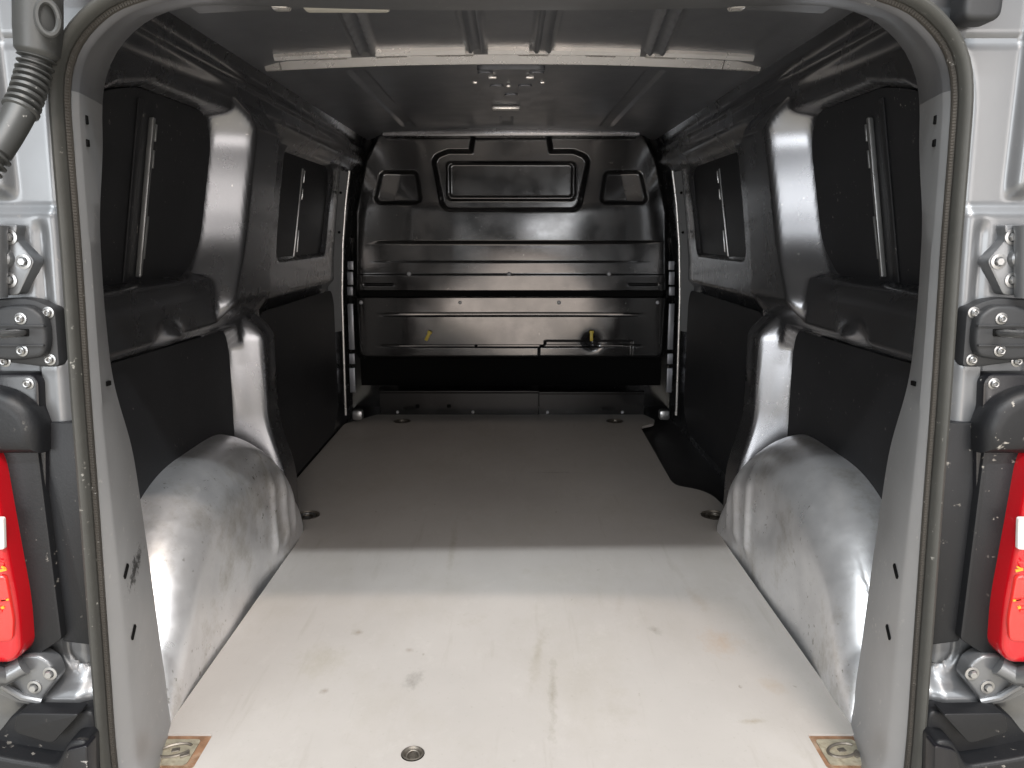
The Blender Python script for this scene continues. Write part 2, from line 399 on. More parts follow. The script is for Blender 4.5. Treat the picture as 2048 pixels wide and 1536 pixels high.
# fine ribs of the gripping edge
rb = bmesh.new()
for i in range(0, nl):
    for h in (0, .25, .5, .75):
        j = (i + 1) % nl
        p = loop[i] * (1 - h) + loop[j] * h; q = nin[i]
        if p[1] < -.02: continue
        c = Vector((p[0] + q[0] * .0055, 1.0668, p[1] + q[1] * .0055))
        ax = Vector((q[0], 0, q[1])); tn = Vector((tan[i][0], 0, tan[i][1]))
        for sg in (0,):
            e = [c + ax * .0026 - tn * .0008, c + ax * .0026 + tn * .0008, c - ax * .0026 + tn * .0008, c - ax * .0026 - tn * .0008]
            v = [rb.verts.new(x) for x in e]; t0 = [rb.verts.new(x + Vector((0, -.0016, 0))) for x in (e[0] * .75 + e[1] * .25, e[0] * .25 + e[1] * .75, e[2] * .75 + e[3] * .25, e[2] * .25 + e[3] * .75)]
            rb.faces.new(t0)
            for k in range(4): rb.faces.new((v[k], v[(k + 1) % 4], t0[(k + 1) % 4], t0[k]))
T(bm_obj('seal_rib', rb, M['seal_cloth'], seal, 20), kind='stuff')

# slots and holes of the frame
def slot_at(p, w, h, d, rx, name='slot', material=None, parent=None, rz=0):
    return box(name, p, (d, w, h), material or M['void'], parent or jm, .0012, Matrix.Rotation(rz, 4, 'Z') @ Matrix.Rotation(rx, 4, 'X'))
def jamb_pt(s, z, f):
    """point on the jamb side face (f 0..1 from crease to inner edge)"""
    m = np.where((loop[:, 0] * s > .45))[0]; i = m[np.argmin(abs(zl[m] - z))]
    a = (.003 + crease[i] * .33) * (1 - f) + off[i] * f; y = (1.088 + crease[i] * 1.05) * (1 - f) + Yin[i] * f
    return Vector((loop[i, 0] + nin[i, 0] * a, y, loop[i, 1] + nin[i, 1] * a))
for s in (-1, 1):
    for z, f, w, h, rx in ((.668, .50, .022, .0075, -.1), (.375, .16, .026, .007, .5), (.265, .18, .026, .007, .5), (1.055, .22, .007, .012, 0), (1.018, .20, .010, .010, 0)):
        p = jamb_pt(s, z, f); slot_at(p, w, h, .006, rx, rz=-.2 * s)

# ------------------------------------------------------------------ load bay side
def table(xs, vs, sig):
    g = np.arange(-.4, 1.8, .004); f = np.interp(g, xs, vs); n = int(4 * sig / .004); k = np.exp(-.5 * (np.arange(-n, n + 1) * .004 / sig) ** 2); k /= k.sum()
    f = np.convolve(np.pad(f, n, 'edge'), k, 'valid'); return lambda z: np.interp(z, g, f)
bwall = table([-.1, .72, .80, 1.0, 1.20, 1.27, 1.33, 1.40], [.812, .812, .808, .785, .757, .735, .70, .655], .035)
y0t = table([.70, .76, .80, .84, .88, .95, 1.13, 1.18, 1.22, 1.26], [1.91, 1.935, 1.958, 1.977, 1.990, 2.002, 2.024, 2.018, 1.995, 1.96], .018)
QW = [(1.0, .785), (2.6, .785), (2.6, 1.203), (1.98, 1.203), (1.62, 1.200), (1.48, 1.172), (1.36, 1.12), (1.0, .96)]
QL = [(1.0, -.10), (2.13, -.10), (2.155, .58), (2.13, .652), (1.0, .668)]
DW = [(2.60, .80), (3.30, .80), (3.34, 1.13), (3.27, 1.185), (2.62, 1.185)]
DR = [(2.33, -.1), (4.2, -.1), (4.2, 1.23), (2.40, 1.23), (2.33, 1.15)]
def lin(a, b, t):
    k = .05; q = np.clip((t - a) / (b - a), -1, 2)
    sp = lambda x: k * np.logaddexp(0, x / k)      # soft-cornered straight ramp
    return np.clip(sp(q) - sp(q - 1), 0, 1)
def wall_x(Yy, Zz):
    b = bwall(Zz)
    mq = mask(QW, .06, .018, Yy, Zz); ml = mask(QL, .03, .012, Yy, Zz)
    md = mask(DR, .05, .05, Yy, Zz); mw = mask(DW, .05, .025, Yy, Zz)
    up = 1 - ss(1.22, 1.33, Zz)
    ins = .048 * (1 - mq) * (1 - .75 * ml) * (1 - md) * up
    # belt ledge: pushed further inboard under the window, rolled lower lip
    ins += .014 * ss(.66, .675, Zz) * (1 - ss(.74, .80, Zz)) * (1 - ss(2.0, 2.1, Yy))
    # C pillar
    y0 = y0t(Zz)
    pil = lin(0, .05, Yy - y0) * (1 - ss(2.27, 2.34, Yy))
    pil2 = lin(0, .042, Yy - (2.112 + .037 * (Zz + .1))) * (1 - ss(2.27, 2.34, Yy))
    k = ss(.60, .74, Zz)
    tp = 1 - ss(1.16, 1.30, Zz)
    ins = np.maximum(ins, .106 * pil * k * tp); ins = np.maximum(ins, ((.108 + .045 * (1 - ss(.15, .40, Zz))) * pil2 * (1 - k)) * tp)
    # dimple in the belt lip
    ins += .016 * np.exp(-((Yy - 1.70) / .035) ** 2 - ((Zz - .675) / .022) ** 2) - .020 * np.exp(-((Yy - 1.645) / .026) ** 2 - ((Zz - .665) / .03) ** 2)
    # door: window pocket and stiffener
    ins += md * (.020 * (1 - mw)) * ss(.66, .70, Zz)
    # pressings on the pillar foot
    ins += .012 * np.exp(-((Yy - 2.235) / .014) ** 2) * ss(.45, .52, Zz) * (1 - ss(.68, .74, Zz))
    # cant rail swage lines
    ins += .008 * np.exp(-((Zz - 1.285) / .012) ** 2)
    return b - ins
ys = np.linspace(1.12, 3.86, 470); zs = np.linspace(-.04, 1.40, 250)
YY, ZZ = np.meshgrid(ys, zs, indexing='ij'); XX = wall_x(YY, ZZ)
WALLS = {}
for s in (-1, 1):
    WALLS[s] = np_grid('side_wall', (XX * s, YY, ZZ), M['inner'], VAN, 70)
def wx(y, z): return float(wall_x(np.array([[y]]), np.array([[z]]))[0, 0])

# wheel arches
yc, hw, zt = 1.765, .475, .375
AY = np.linspace(1.27, 2.235, 150); tt = np.linspace(0, 1, 90)
def arch_grid(s):
    Xg = np.zeros((len(AY), len(tt))); Zg = np.zeros_like(Xg); Yg = np.repeat(AY[:, None], len(tt), 1)
    for i, y in enumerate(AY):
        q = abs((y - yc) / hw); q = min(q, 1)
        e = 2.4 if y < yc else 5.0
        z = zt * max(0, 1 - q ** e) ** (.72 if y < yc else .60)
        r = min(.115 + .06 * float(ss(1.88, 2.12, np.array(y))), z * .75) + .004
        xin = .648 - .012 * ss(.3, 1.0, np.array(q)); pts = []
        L1 = .84 - (xin + r); L2 = r * math.pi / 2; L3 = max(z - r, 0) + .03
        tot = L1 + L2 + L3
        for j, t in enumerate(tt):
            d = t * tot
            if d < L1: x, zz = .84 - d, z + .0
            elif d < L1 + L2:
                a = (d - L1) / r; x, zz = xin + r - r * math.sin(a), z - r + r * math.cos(a)
            else: x, zz = xin, z - r - (d - L1 - L2)
            Xg[i, j], Zg[i, j] = x, zz
    # flutes pressed in the front half, panel dents
    fl = np.zeros_like(Xg)
    for y0, w, a in ((1.985, .018, .012), (2.075, .020, .013), (2.145, .014, .007)):
        fl += a * np.exp(-((Yg - y0) / w) ** 2) * ss(.02, .07, Zg) * (1 - ss(.22, .30, Zg))
    fl -= .008 * np.exp(-((Yg - 1.86) / .05) ** 2 - ((Zg - .17) / .05) ** 2) * (Xg < .72)
    fl += .004 * np.sin(Yg * 14 + 1) * np.sin(Zg * 17 + s) * (Xg < .70)
    return (Xg - fl) * s, Yg, Zg
for s in (-1, 1):
    a = np_grid('wheel_arch', arch_grid(s), M['arch'], VAN, 70)

# quarter window blanks with their bright stay, lower lining boards
def slanted_panel(name, outline, mt, parent, s, dx, th=.006):
    bm = bmesh.new()
    P = round_poly(outline, .05, 6)
    f = [bm.verts.new((s * (bwall(z) - dx), y, z)) for y, z in P]
    b = [bm.verts.new((s * (bwall(z) - dx + th), y, z)) for y, z in P]
    n = len(P); bm.faces.new(f)
    for i in range(n): bm.faces.new((f[i], f[(i + 1) % n], b[(i + 1) % n], b[i]))
    bmesh.ops.triangulate(bm, faces=[x for x in bm.faces if len(x.verts) > 4])
    return bm_obj(name, bm, mt, parent, 25)
def qx(z): return .800 + (z - .80) * (.742 - .800) / .40     # plane of the window blank
for s in (-1, 1):
    out = [(1.14, .795), (1.895, .795), (1.985, .875), (2.013, 1.125), (1.96, 1.188), (1.62, 1.186), (1.50, 1.160), (1.40, 1.120), (1.14, .99)]
    P = round_poly(out, .04, 6); bm = bmesh.new()
    f = [bm.verts.new((s * qx(z), y, z)) for y, z in P]; b = [bm.verts.new((s * (qx(z) + .01), y, z)) for y, z in P]
    bm.faces.new(f); n = len(P)
    for i in range(n): bm.faces.new((f[i], f[(i + 1) % n], b[(i + 1) % n], b[i]))
    wp = bm_obj('window_blank', bm, M['winpanel'], VAN, 25)
    # raised pane edge ahead of the stay
    def bar(name, y0, z0, y1, z1, w, t, mt, par=wp, lift=.002):
        bm = bmesh.new(); d = Vector((0, y1 - y0, z1 - z0)); L = d.length
        ang = math.atan2(d.z, d.y)
        box_bm(bm, Vector((s * (qx((z0 + z1) / 2) - lift - t / 2), (y0 + y1) / 2, (z0 + z1) / 2)), (t, L, w), min(w, t) * .3,
               Matrix.Rotation(s * math.atan((.742 - .8) / .4) * -1 * 0, 4, 'Y') @ Matrix.Rotation(ang, 4, 'X'))
        for v in bm.verts: v.co.x += s * (qx(v.co.z) - qx((z0 + z1) / 2))
        return bm_obj(name, bm, mt, par, 40)
    bar('stay_bar', 1.648, .808, 1.672, 1.135, .011, .012, M['zinc'])
    bar('pane_edge', 1.598, .80, 1.626, 1.165, .020, .004, M['winpanel'])
    bar('stay_slot', 1.698, 1.09, 1.700, 1.125, .006, .004, M['zinc']); bar('stay_slot', 1.693, 1.035, 1.695, 1.072, .006, .004, M['zinc'])
    bar('stay_slot', 1.675, .845, 1.684, .935, .006, .004, M['zinc'])
    # lower lining board
    out = [(1.13, .02), (2.128, .02), (2.140, .57), (2.118, .636), (1.13, .652)]
    prism('lining_board', round_poly(out, [0, .02, .06, .05, 0], 5), 'x', s * .800, s * .792, M['lining'], VAN, .002)
    # sliding door / far side linings
    out = [(2.40, .03), (3.30, .03), (3.42, .12), (3.42, .60), (3.38, .655), (2.40, .655)]
    prism('lining_board', round_poly(out, .04, 5), 'x', s * .796, s * .786, M['lining'], VAN, .002)
    out = [(2.615, .81), (3.285, .81), (3.325, 1.12), (3.26, 1.172), (2.635, 1.172)]
    P = round_poly(out, .04, 5); bm = bmesh.new()
    f = [bm.verts.new((s * (bwall(z) - .004), y, z)) for y, z in P]; bm.faces.new(f)
    bmesh.ops.triangulate(bm, faces=bm.faces)
    dp = bm_obj('window_blank', bm, M['winpanel'], VAN, 25)
    for y0, z0, y1, z1, w in ((2.86, .815, 2.90, 1.13, .012), (2.925, 1.08, 2.928, 1.125, .008), (2.92, 1.02, 2.922, 1.06, .008), (2.90, .83, 2.905, .91, .008)):
        bm = bmesh.new(); L = math.hypot(y1 - y0, z1 - z0)
        box_bm(bm, Vector((s * (bwall((z0 + z1) / 2) - .009), (y0 + y1) / 2, (z0 + z1) / 2)), (.006, L, w), .002, Matrix.Rotation(math.atan2(z1 - z0, y1 - y0), 4, 'X'))
        for v in bm.verts: v.co.x += s * (float(bwall(v.co.z)) - float(bwall((z0 + z1) / 2)))
        bm_obj('stay_bar', bm, M['zinc'], dp, 40)
    # pale flange that edges the B pillar
    zz = np.linspace(.06, 1.17, 40); Yf = 3.60
    xo = np.interp(zz, [0, .12, .62, .85, 1.03, 1.17], [.776, .776, .770, .757, .737, .714]); Yf = 3.52
    bm = tube_bm([(s * x, Yf, z) for x, z in zip(xo, zz)], .0055, 8)
    bm_obj('pillar_edge', bm, M['bow'], VAN, 50)
    for z0, z1 in ((.14, .26), (.28, .33), (.35, .57), (.61, .65), (.66, .72), (.73, .77)):
        zm = (z0 + z1) / 2; x0 = float(np.interp(zm, zz, xo))
        bm = prism_bm([(s * (x0 + .006), z0), (s * (x0 - .020), z0), (s * (x0 - .020), z1), (s * (x0 + .006), z1)], 'y', 3.66, 3.67, .002)
        bm_obj('pillar_bracket', bm, M['roof'], VAN)
    box('door_guide', (s * .735, 3.60, .045), (.05, .05, .05), M['zinc'], VAN, .012)
# pale pillar trim strip with two holes (right), grey one (left)
REARM = Matrix.Rotation(R(90), 4, 'X')
for s in (-1, 1):
    pts = [(3.30, .92), (3.30, 1.165), (3.36, 1.175), (3.40, .92)]
    zt_ = np.linspace(.46, 1.165, 40); tt_ = np.linspace(0, 1, 8); TT, ZT = np.meshgrid(tt_, zt_, indexing='ij')
    x0 = bwall(ZT) + .012; x1 = np.interp(ZT, [0, .12, .62, .85, 1.03, 1.17], [.778, .778, .772, .759, .739, .716])
    tr = np_grid('pillar_trim', (s * (x0 + (x1 - x0) * TT), 3.41 + .10 * TT, ZT), M['jamb'], VAN, 60)
    for v in (378, 455):
        d_ = lathe_bm([(.006, 0), (.006, .003), (0, .003)], 10, None, Matrix.Translation(Vector((s * (float(np.interp(.9 + (420 - v) * .0012, [.8, 1.17], [.765, .71]))), 3.455, .98 + (420 - v) * .0022))) @ REARM)
        bm_obj('trim_hole', d_, M['void'], tr)
# ------------------------------------------------------------------ roof
xs = np.linspace(-.72, .72, 260); yr = np.linspace(1.16, 3.86, 430)
XG, YG = np.meshgrid(xs, yr, indexing='ij')
ZG = 1.372 - .02 * (XG / .66) ** 2
m1 = ss(1.30, 1.34, YG) * (1 - ss(2.12, 2.15, YG))
for xr in (-.415, -.088, .082, .405):
    xx = xr if abs(xr) < .2 else np.sign(xr) * (.312 + (YG - 1.45) * .095)
    d = abs(XG - xx)
    ZG -= .016 * (1 - ss(.018, .030, d)) * m1
    ZG += .010 * (1 - ss(.007, .013, d)) * m1
for xr in (-.45, -.02, .42):
    m2 = ss(2.35, 2.40, YG) * (1 - ss(3.5, 3.6, YG))
    ZG += .008 * (1 - ss(.02, .03, abs(XG - xr))) * m2
ZG -= .010 * ss(.60, .69, abs(XG))
roof = np_grid('roof_panel', (XG, YG, ZG), M['roof'], VAN, 60, flip=True)
# rear header inside the opening
def arc_bar(name, x0, x1, y0, y1, zf, h, mt, parent, n=40, bev=.004):
    bm = bmesh.new(); rows = []
    for k in range(n + 1):
        x = x0 + (x1 - x0) * k / n; z = zf(x)
        prof = [(y0, z + h), (y0, z + bev), (y0 + bev, z), (y1 - bev, z), (y1, z + bev), (y1, z + h)]
        rows.append([bm.verts.new((x, a, b)) for a, b in prof])
    for a, b in zip(rows, rows[1:]):
        for i in range(5): bm.faces.new((a[i], a[i + 1], b[i + 1], b[i]))
        bm.faces.new((a[5], a[0], b[0], b[5]))
    bm.faces.new(rows[0]); bm.faces.new(rows[-1][::-1])
    return bm_obj(name, bm, mt, parent, 40)
zhead = lambda x: 1.258 - .010 * (x / .45) ** 2
hd = arc_bar('roof_header', -.50, .50, 1.262, 1.33, zhead, .09, M['header'], VAN)
# roof bow: long pale beam with end caps, and the pale lip segments behind it
zbow = lambda x: 1.352 - .018 * (x / .66) ** 2
bow = arc_bar('roof_bow', -.625, .575, 2.20, 2.255, zbow, .03, M['bow'], VAN, 40, .025)
arc_bar('bow_end_cap', -.668, -.627, 2.196, 2.258, zbow, .03, M['bow'], bow, 4, .025); arc_bar('bow_end_cap', .577, .678, 2.196, 2.258, zbow, .03, M['bow'], bow, 6, .025)
for x0, x1 in ((-.615, -.415), (-.35, -.118), (-.06, .047), (.10, .335), (.39, .63)):
    arc_bar('roof_lip', x0, x1, 2.118, 2.138, lambda x: zbow(x) + .003, .02, M['bow'], roof, 12, .008)
for x0, x1 in ((-.52, -.44), (-.36, -.28), (-.20, -.10), (.02, .10), (.20, .28), (.36, .44)):
    arc_bar('bow_tab', x0, x1, 2.172, 2.199, lambda x: zbow(x) + .014, .012, M['bow'], bow, 4, .002)

# ------------------------------------------------------------------ bulkhead
BY = 3.80
def rows(*br):
    out = []
    for a, b, st in br: out += list(np.arange(a, b, st))
    return np.array(sorted(set(np.round(out, 5))))
xb = np.linspace(-.80, .80, 330); zb = np.arange(.285, 1.385, .0032)
BX, BZ = np.meshgrid(xb, zb, indexing='ij')
def groove(z0, z1, w=.004): return ss(z0 - w, z0, BZ) * (1 - ss(z1, z1 + w, BZ))
F = .030 * np.ones_like(BX)                                    # protrusion towards the load bay
F -= .006 * (ss(.758, .768, BZ) * (1 - ss(.846, .856, BZ))) * (1 - ss(.40, .72, abs(BX)))
F += .012 * ss(.854, .864, BZ) * (1 - ss(.99, 1.20, BZ)) * (1 - ss(.50, .72, abs(BX - .04)))
F -= .020 * ss(1.0, 1.3, BZ)
F += .008 * (1 - ss(.70, .705, BZ))
F -= .110 * groove(.594, .622, .003)                            # dark gap between upper and lower sheets
F -= .016 * groove(.500, .512) * (1 - ss(.30, .68, abs(BX)))
F -= .016 * groove(.349, .357) * (1 - ss(.30, .68, abs(BX)))
F += .005 * groove(.360, .497) * (1 - ss(.50, .66, abs(BX)))
wo = [(-.335, .998), (.335, .998), (.385, 1.26), (.30, 1.292), (.20, 1.292), (.17, 1.45), (-.17, 1.45), (-.20, 1.292), (-.30, 1.292), (-.385, 1.26)]
mo = mask(wo, .055, .022, BX, BZ); F = F * (1 - mo) + (-.022) * mo
mi = mask([(-.315, 1.050), (.315, 1.050), (.315, 1.238), (-.315, 1.238)], .03, .012, BX, BZ); F += .016 * mi
mi2 = mask([(-.296, 1.068), (.296, 1.068), (.296, 1.226), (-.296, 1.226)], .02, .008, BX, BZ); F -= .008 * mi2
for s in (-1, 1):
    dm = mask([(s * .415, 1.030), (s * .665, 1.030), (s * .625, 1.195), (s * .44, 1.195)], .035, .022, BX, BZ)
    F -= dm * (.020 + .05 * (abs(BX) - .42)); F += dm * .20 * np.maximum(0, abs(BX) - .545 + (BZ - 1.1) * .25)
    F -= .010 * mask([(s * .57, .648), (s * .715, .648), (s * .715, .662), (s * .57, .662)], .006, .006, BX, BZ)
F -= .006 * mask([(.135, .286), (.60, .286), (.60, .382), (.165, .382), (.165, .36), (.135, .345)], .008, .006, BX, BZ)
F -= .02 * np.exp(-((BX - .40) / .03) ** 2 - ((BZ - .375) / .03) ** 2)
edge = np.interp(BZ, [.28, .60, .95, 1.10, 1.25, 1.385], [.755, .785, .775, .745, .700, .62])
corner = sdf_poly(inset_poly([(-.775, .27), (.775, .27), (.785, .6), (.77, 1.0), (.715, 1.25), (.64, 1.385), (-.64, 1.385), (-.715, 1.25), (-.77, 1.0), (-.785, .6)], .06), BX, BZ) - .06
F -= .06 * ss(-.035, .004, corner)
F += .0025 * np.sin(BX * 7 + 1) * np.sin(BZ * 9)
bulk = np_grid('bulkhead', (BX, BY - F, BZ), M['black'], VAN, 50, keep=corner < .006, flip=True)
# lower part: dark recess and the foot sheet
prism('bulkhead_backing', [(-.83, .31), (.83, .31), (.83, 1.42), (-.83, 1.42)], 'y', 3.95, 3.96, M['lining'], bulk)
def sheet_profile(name, pts, x0, x1, mt, par, bev=0):
    return prism(name, pts, 'x', x0, x1, mt, par, bev)
sheet_profile('foot_panel', [(3.790, -.01), (3.790, .108), (3.782, .116), (3.782, .122), (3.802, .124), (3.802, -.01)], -.66, .138, M['black'], bulk)
sheet_profile('foot_panel', [(3.786, -.01), (3.786, .104), (3.774, .111), (3.774, .118), (3.802, .120), (3.802, -.01)], .142, .67, M['black'], bulk)
sheet_profile('recess_shade_sheet', [(4.04, .10), (4.04, .33), (4.05, .33), (4.05, .10)], -.80, .80, M['void'], bulk)  # near-black sheet standing in for the shade deep in the recess
prism('gap_shade_strip', [(-.74, .596), (.74, .596), (.74, .6215), (-.74, .6215)], 'y', 3.772, 3.80, M['void'], bulk)  # near-black strip added as the shade inside the gap
prism('top_rail', round_poly([(-.60, 1.340), (.60, 1.340), (.60, 1.378), (-.60, 1.378)], .01), 'y', 3.715, 3.76, M['inner'], bulk, .006)
btm = lathe_bm([(0, .006), (.005, .0055), (.0085, .003), (.010, 0), (.010, -.004)], 14, None, Matrix.Rotation(R(90), 4, 'X'))
rme = bpy.data.meshes.new('rivet'); btm.to_mesh(rme); btm.free(); smooth(rme, 50); rme.materials.append(mat('pale_plug', (.50, .50, .52), .4, .2))
for u, v, y in [(818, 548, 3.763), (1018, 548, 3.763), (1218, 548, 3.763), (722, 605, 3.763), (920, 605, 3.763), (1118, 605, 3.763), (1315, 605, 3.763),
                (797, 260, 3.716), (940, 256, 3.716), (1095, 256, 3.716), (1240, 259, 3.716), (795, 824, 3.788), (946, 823, 3.788), (1095, 823, 3.784), (1245, 823, 3.784)]:
    p = atY(u, v, y)
    if v > 800: p.z = .012
    o = link('rivet', rme, None, bulk, p)
    if v < 300 or v > 800: o.scale = (.8, .8, .8)
for u, v, dx, dz in ((952, 690, .007, .016), (1248, 636, .007, .008), (930, 636, .007, .008)):
    box('slot', atY(u, v, 3.766), (dx * 2, .006, dz * 2), M['void'], bulk, .002)
for u, v in ((835, 812), (898, 812), (1140, 814)):
    box('slot', atY(u, v, 3.790), (.02, .004, .018), M['void'], bulk, .004)
# yellow clips in their half round cut outs
for u, v, ang in ((856, 672, .45), (1183, 672, 0)):
    p = atY(u, v, 3.745)
    rot = Matrix.Rotation(ang, 4, 'Y')
    bm = box_bm(bmesh.new(), p, (.016, .012, .050), .004, rot); box_bm(bm, p + rot @ Vector((0, -.004, .020)), (.022, .010, .014), .004, rot)
    box_bm(bm, p + rot @ Vector((.004, -.008, -.010)), (.006, .008, .022), .002, rot)
    c = bm_obj('clip', bm, M['yellow'], bulk)
    bm = lathe_bm([(.030, 0), (.030, .004), (.024, .004), (.024, .001), (0, .001)], 24, None, Matrix.Translation(p + Vector((0, .022, .018))) @ Matrix.Rotation(R(90), 4, 'X'))
    bm_obj('clip_seat', bm, M['void'], bulk)

# interior roof bracket in the middle of the front roof
rbk = prism('lamp_bracket', round_poly([(-.098, 2.33), (.098, 2.33), (.098, 2.72), (.07, 2.80), (.07, 3.22), (-.07, 3.22), (-.07, 2.80), (-.098, 2.72)], .02), 'z', 1.374, 1.3585, M['roof'], VAN, .003)
for x, y in ((-.075, 2.42), (.075, 2.42), (-.045, 2.62), (.045, 2.62), (0, 2.78), (0, 3.1)):
    prism('bracket_pad', round_poly([(x - .022, y - .06), (x + .022, y - .06), (x + .022, y + .06), (x - .022, y + .06)], .012), 'z', 1.360, 1.3545, M['roof'], rbk, .002)
p = atY(1012, 221, 2.96); p.z = 1.349
box('lamp_handle', p, (.105, .03, .014), M['bow'], rbk, .006)
for u, v in ((950, 165), (1085, 165), (1017, 172), (985, 155), (1060, 155)):
    q_ = atZ(u, v, 1.353); box('bracket_screw', q_, (.026 if v == 155 else .015, .014, .008), M['bow'], rbk, .003)

# ------------------------------------------------------------------ plywood load floor
outer = [(.640, 1.118), (.634, 2.13), (.636, 2.185), (.655, 2.200), (.70, 2.33), (.718, 2.43), (.705, 2.575), (.665, 2.635), (.600, 2.672), (.592, 2.72), (.612, 3.54), (.690, 3.60),
         (.705, 3.68), (.672, 3.786), (-.676, 3.786), (-.80, 3.60), (-.80, 2.60), (-.735, 2.45), (-.700, 2.33), (-.655, 2.200), (-.636, 2.185), (-.634, 2.13), (-.640, 1.118)]
rr = [.0, .02, .01, .01, .04, .06, .05, .04, .03, .04, .03, .03, .02, .01, .01, .03, .03, .04, .04, .01, .01, .02, 0]
outer = round_poly(outer, rr, 4)
circ = lambda x, y, r, n=28: [(x + r * math.cos(2 * math.pi * k / n), y + r * math.sin(2 * math.pi * k / n)) for k in range(n)]
RINGS = [(-.662, 2.374, .041), (.660, 2.374, .043), (-.530, 3.65, .044), (.507, 3.65, .044), (-.173, 1.205, .021)]
PLATES = [(-.592, 1.213), (.592, 1.213)]
holes = [circ(*r) for r in RINGS] + [round_poly([(x - .050, y - .046), (x + .047, y - .046), (x + .047, y + .046), (x - .050, y + .046)], .006, 3) for x, y in PLATES]
bm = bmesh.new(); edges = []; loops_top = []
for lp in [outer] + holes:
    vs = [bm.verts.new((x, y, 0)) for x, y in lp]; loops_top.append(vs)
    edges += [bm.edges.new((vs[i], vs[(i + 1) % len(vs)])) for i in range(len(vs))]
bmesh.ops.triangle_fill(bm, use_beauty=True, use_dissolve=False, edges=edges)
for vs in loops_top:
    lo = [bm.verts.new((v.co.x, v.co.y, -.012)) for v in vs]
    for i in range(len(vs)):
        j = (i + 1) % len(vs); bm.faces.new((vs[i], vs[j], lo[j], lo[i]))
FL = root('floor_board', (0, 2.4, 0), 'worn grey coated plywood board covering the van load floor, with ring recesses', 'floor board')
bm_obj('board', bm, M['ply'], FL, 30)
for i, (x, y, r) in enumerate(RINGS):
    bm = lathe_bm([(r - .0015, .0012), (r - .004, .002), (r - .007, -.002), (r - .010, -.013), (r * .5, -.016), (0, -.016)], 28)
    cup = bm_obj('lashing_cup', bm, M['ring'], FL, 40, (x, y, 0))
    bm = tube_bm([(.55 * r * math.cos(a), .55 * r * math.sin(a), -.006 + .004 * math.sin(a)) for a in np.linspace(0, 2 * math.pi, 25)], r * .085, 8, cap=False)
    box_bm(bm, Vector((0, -.1 * r, -.010)), (r * .5, r * .45, .008), .002)
    link_ring = bm_obj('lashing_ring', bm, M['bolt'] if i < 1 else M['ring'], cup, 40)
    link_ring.matrix_parent_inverse = Matrix.Identity(4)
for x, y in PLATES:
    bm = prism_bm(round_poly([(-.049, -.045), (.046, -.045), (.046, .045), (-.049, .045)], .006, 3), 'z', -.010, -.0035)
    pl = bm_obj('anchor_plate', bm, M['rust'], FL, 30, (x, y, 0))
    bm = prism_bm(round_poly([(-.040, -.035), (.030, -.035), (.030, .034), (-.040, .034)], .008, 3), 'z', -.0034, -.0018)
    q = bm_obj('inner_plate', bm, M['dirtyplate'], pl, 30); q.matrix_parent_inverse = Matrix.Identity(4)
    bm = tube_bm([(-.004 + .027 * math.cos(a), .002 + .017 * math.sin(a) + .006 * math.cos(a), -.0008) for a in np.linspace(.5, 5.9, 27)], .0028, 6)
    box_bm(bm, Vector((.018, -.010, -.001)), (.016, .010, .004), .001, Matrix.Rotation(.5, 4, 'Z')); box_bm(bm, Vector((-.004, .004, -.002)), (.014, .010, .003), .001, Matrix.Rotation(.25, 4, 'Z'))
    q = bm_obj('pull_ring', bm, M['ring'], pl, 50); q.matrix_parent_inverse = Matrix.Identity(4)

# load floor steel and shell that closes the body
prism('steel_floor', [(-.85, 1.07), (.85, 1.07), (.85, 4.10), (-.85, 4.10)], 'z', -.06, -.028, M['steel'], VAN)
prism('roof_skin', [(-.80, 1.10), (.80, 1.10), (.80, 4.12), (-.80, 4.12)], 'z', 1.44, 1.46, M['outer'], VAN, .004)
for s in (-1, 1):
    P = [(.925, -.35), (.94, .4), (.935, .75), (.87, 1.15), (.80, 1.38), (.74, 1.46)]
    bm = prism_bm([(s * a, b) for a, b in P] + [(s * (a - .02), b - .008) for a, b in P[::-1]], 'y', 1.16, 4.12)
    bm_obj('body_side', bm, M['outer'], VAN, 50)
prism('front_wall', [(-.92, -.3), (.92, -.3), (.92, 1.4), (.74, 1.455), (-.74, 1.455), (-.92, 1.4)], 'y', 4.10, 4.12, M['black'], VAN)
# rear header body above the doorway
prism('rear_header', [(-.62, 1.236), (.62, 1.236), (.74, 1.40), (.70, 1.455), (-.70, 1.455), (-.74, 1.40)], 'y', 1.06, 1.12, M['silver'], VAN, .01)
# cargo lamp and rubber stops on the header
def under(name, u0, u1, y0, y1, h, mt, bev, par=hd):
    a = atY(u0, 6, y0).x; b = atY(u1, 6, y0).x; xm = (a + b) / 2
    return box(name, (xm, (y0 + y1) / 2, zhead(xm) - h / 2 + .003), (b - a, y1 - y0, h), mt, par, bev)
under('cargo_lamp', 596, 772, 1.270, 1.320, .014, M['lamp'], .006)
under('header_stop', 540, 575, 1.29, 1.315, .010, M['bow'], .004); under('header_stop', 1462, 1494, 1.29, 1.315, .010, M['bow'], .004)
under('header_clip', 918, 944, 1.262, 1.30, .012, M['void'], .003); under('header_clip', 1096, 1128, 1.262, 1.30, .012, M['void'], .003)

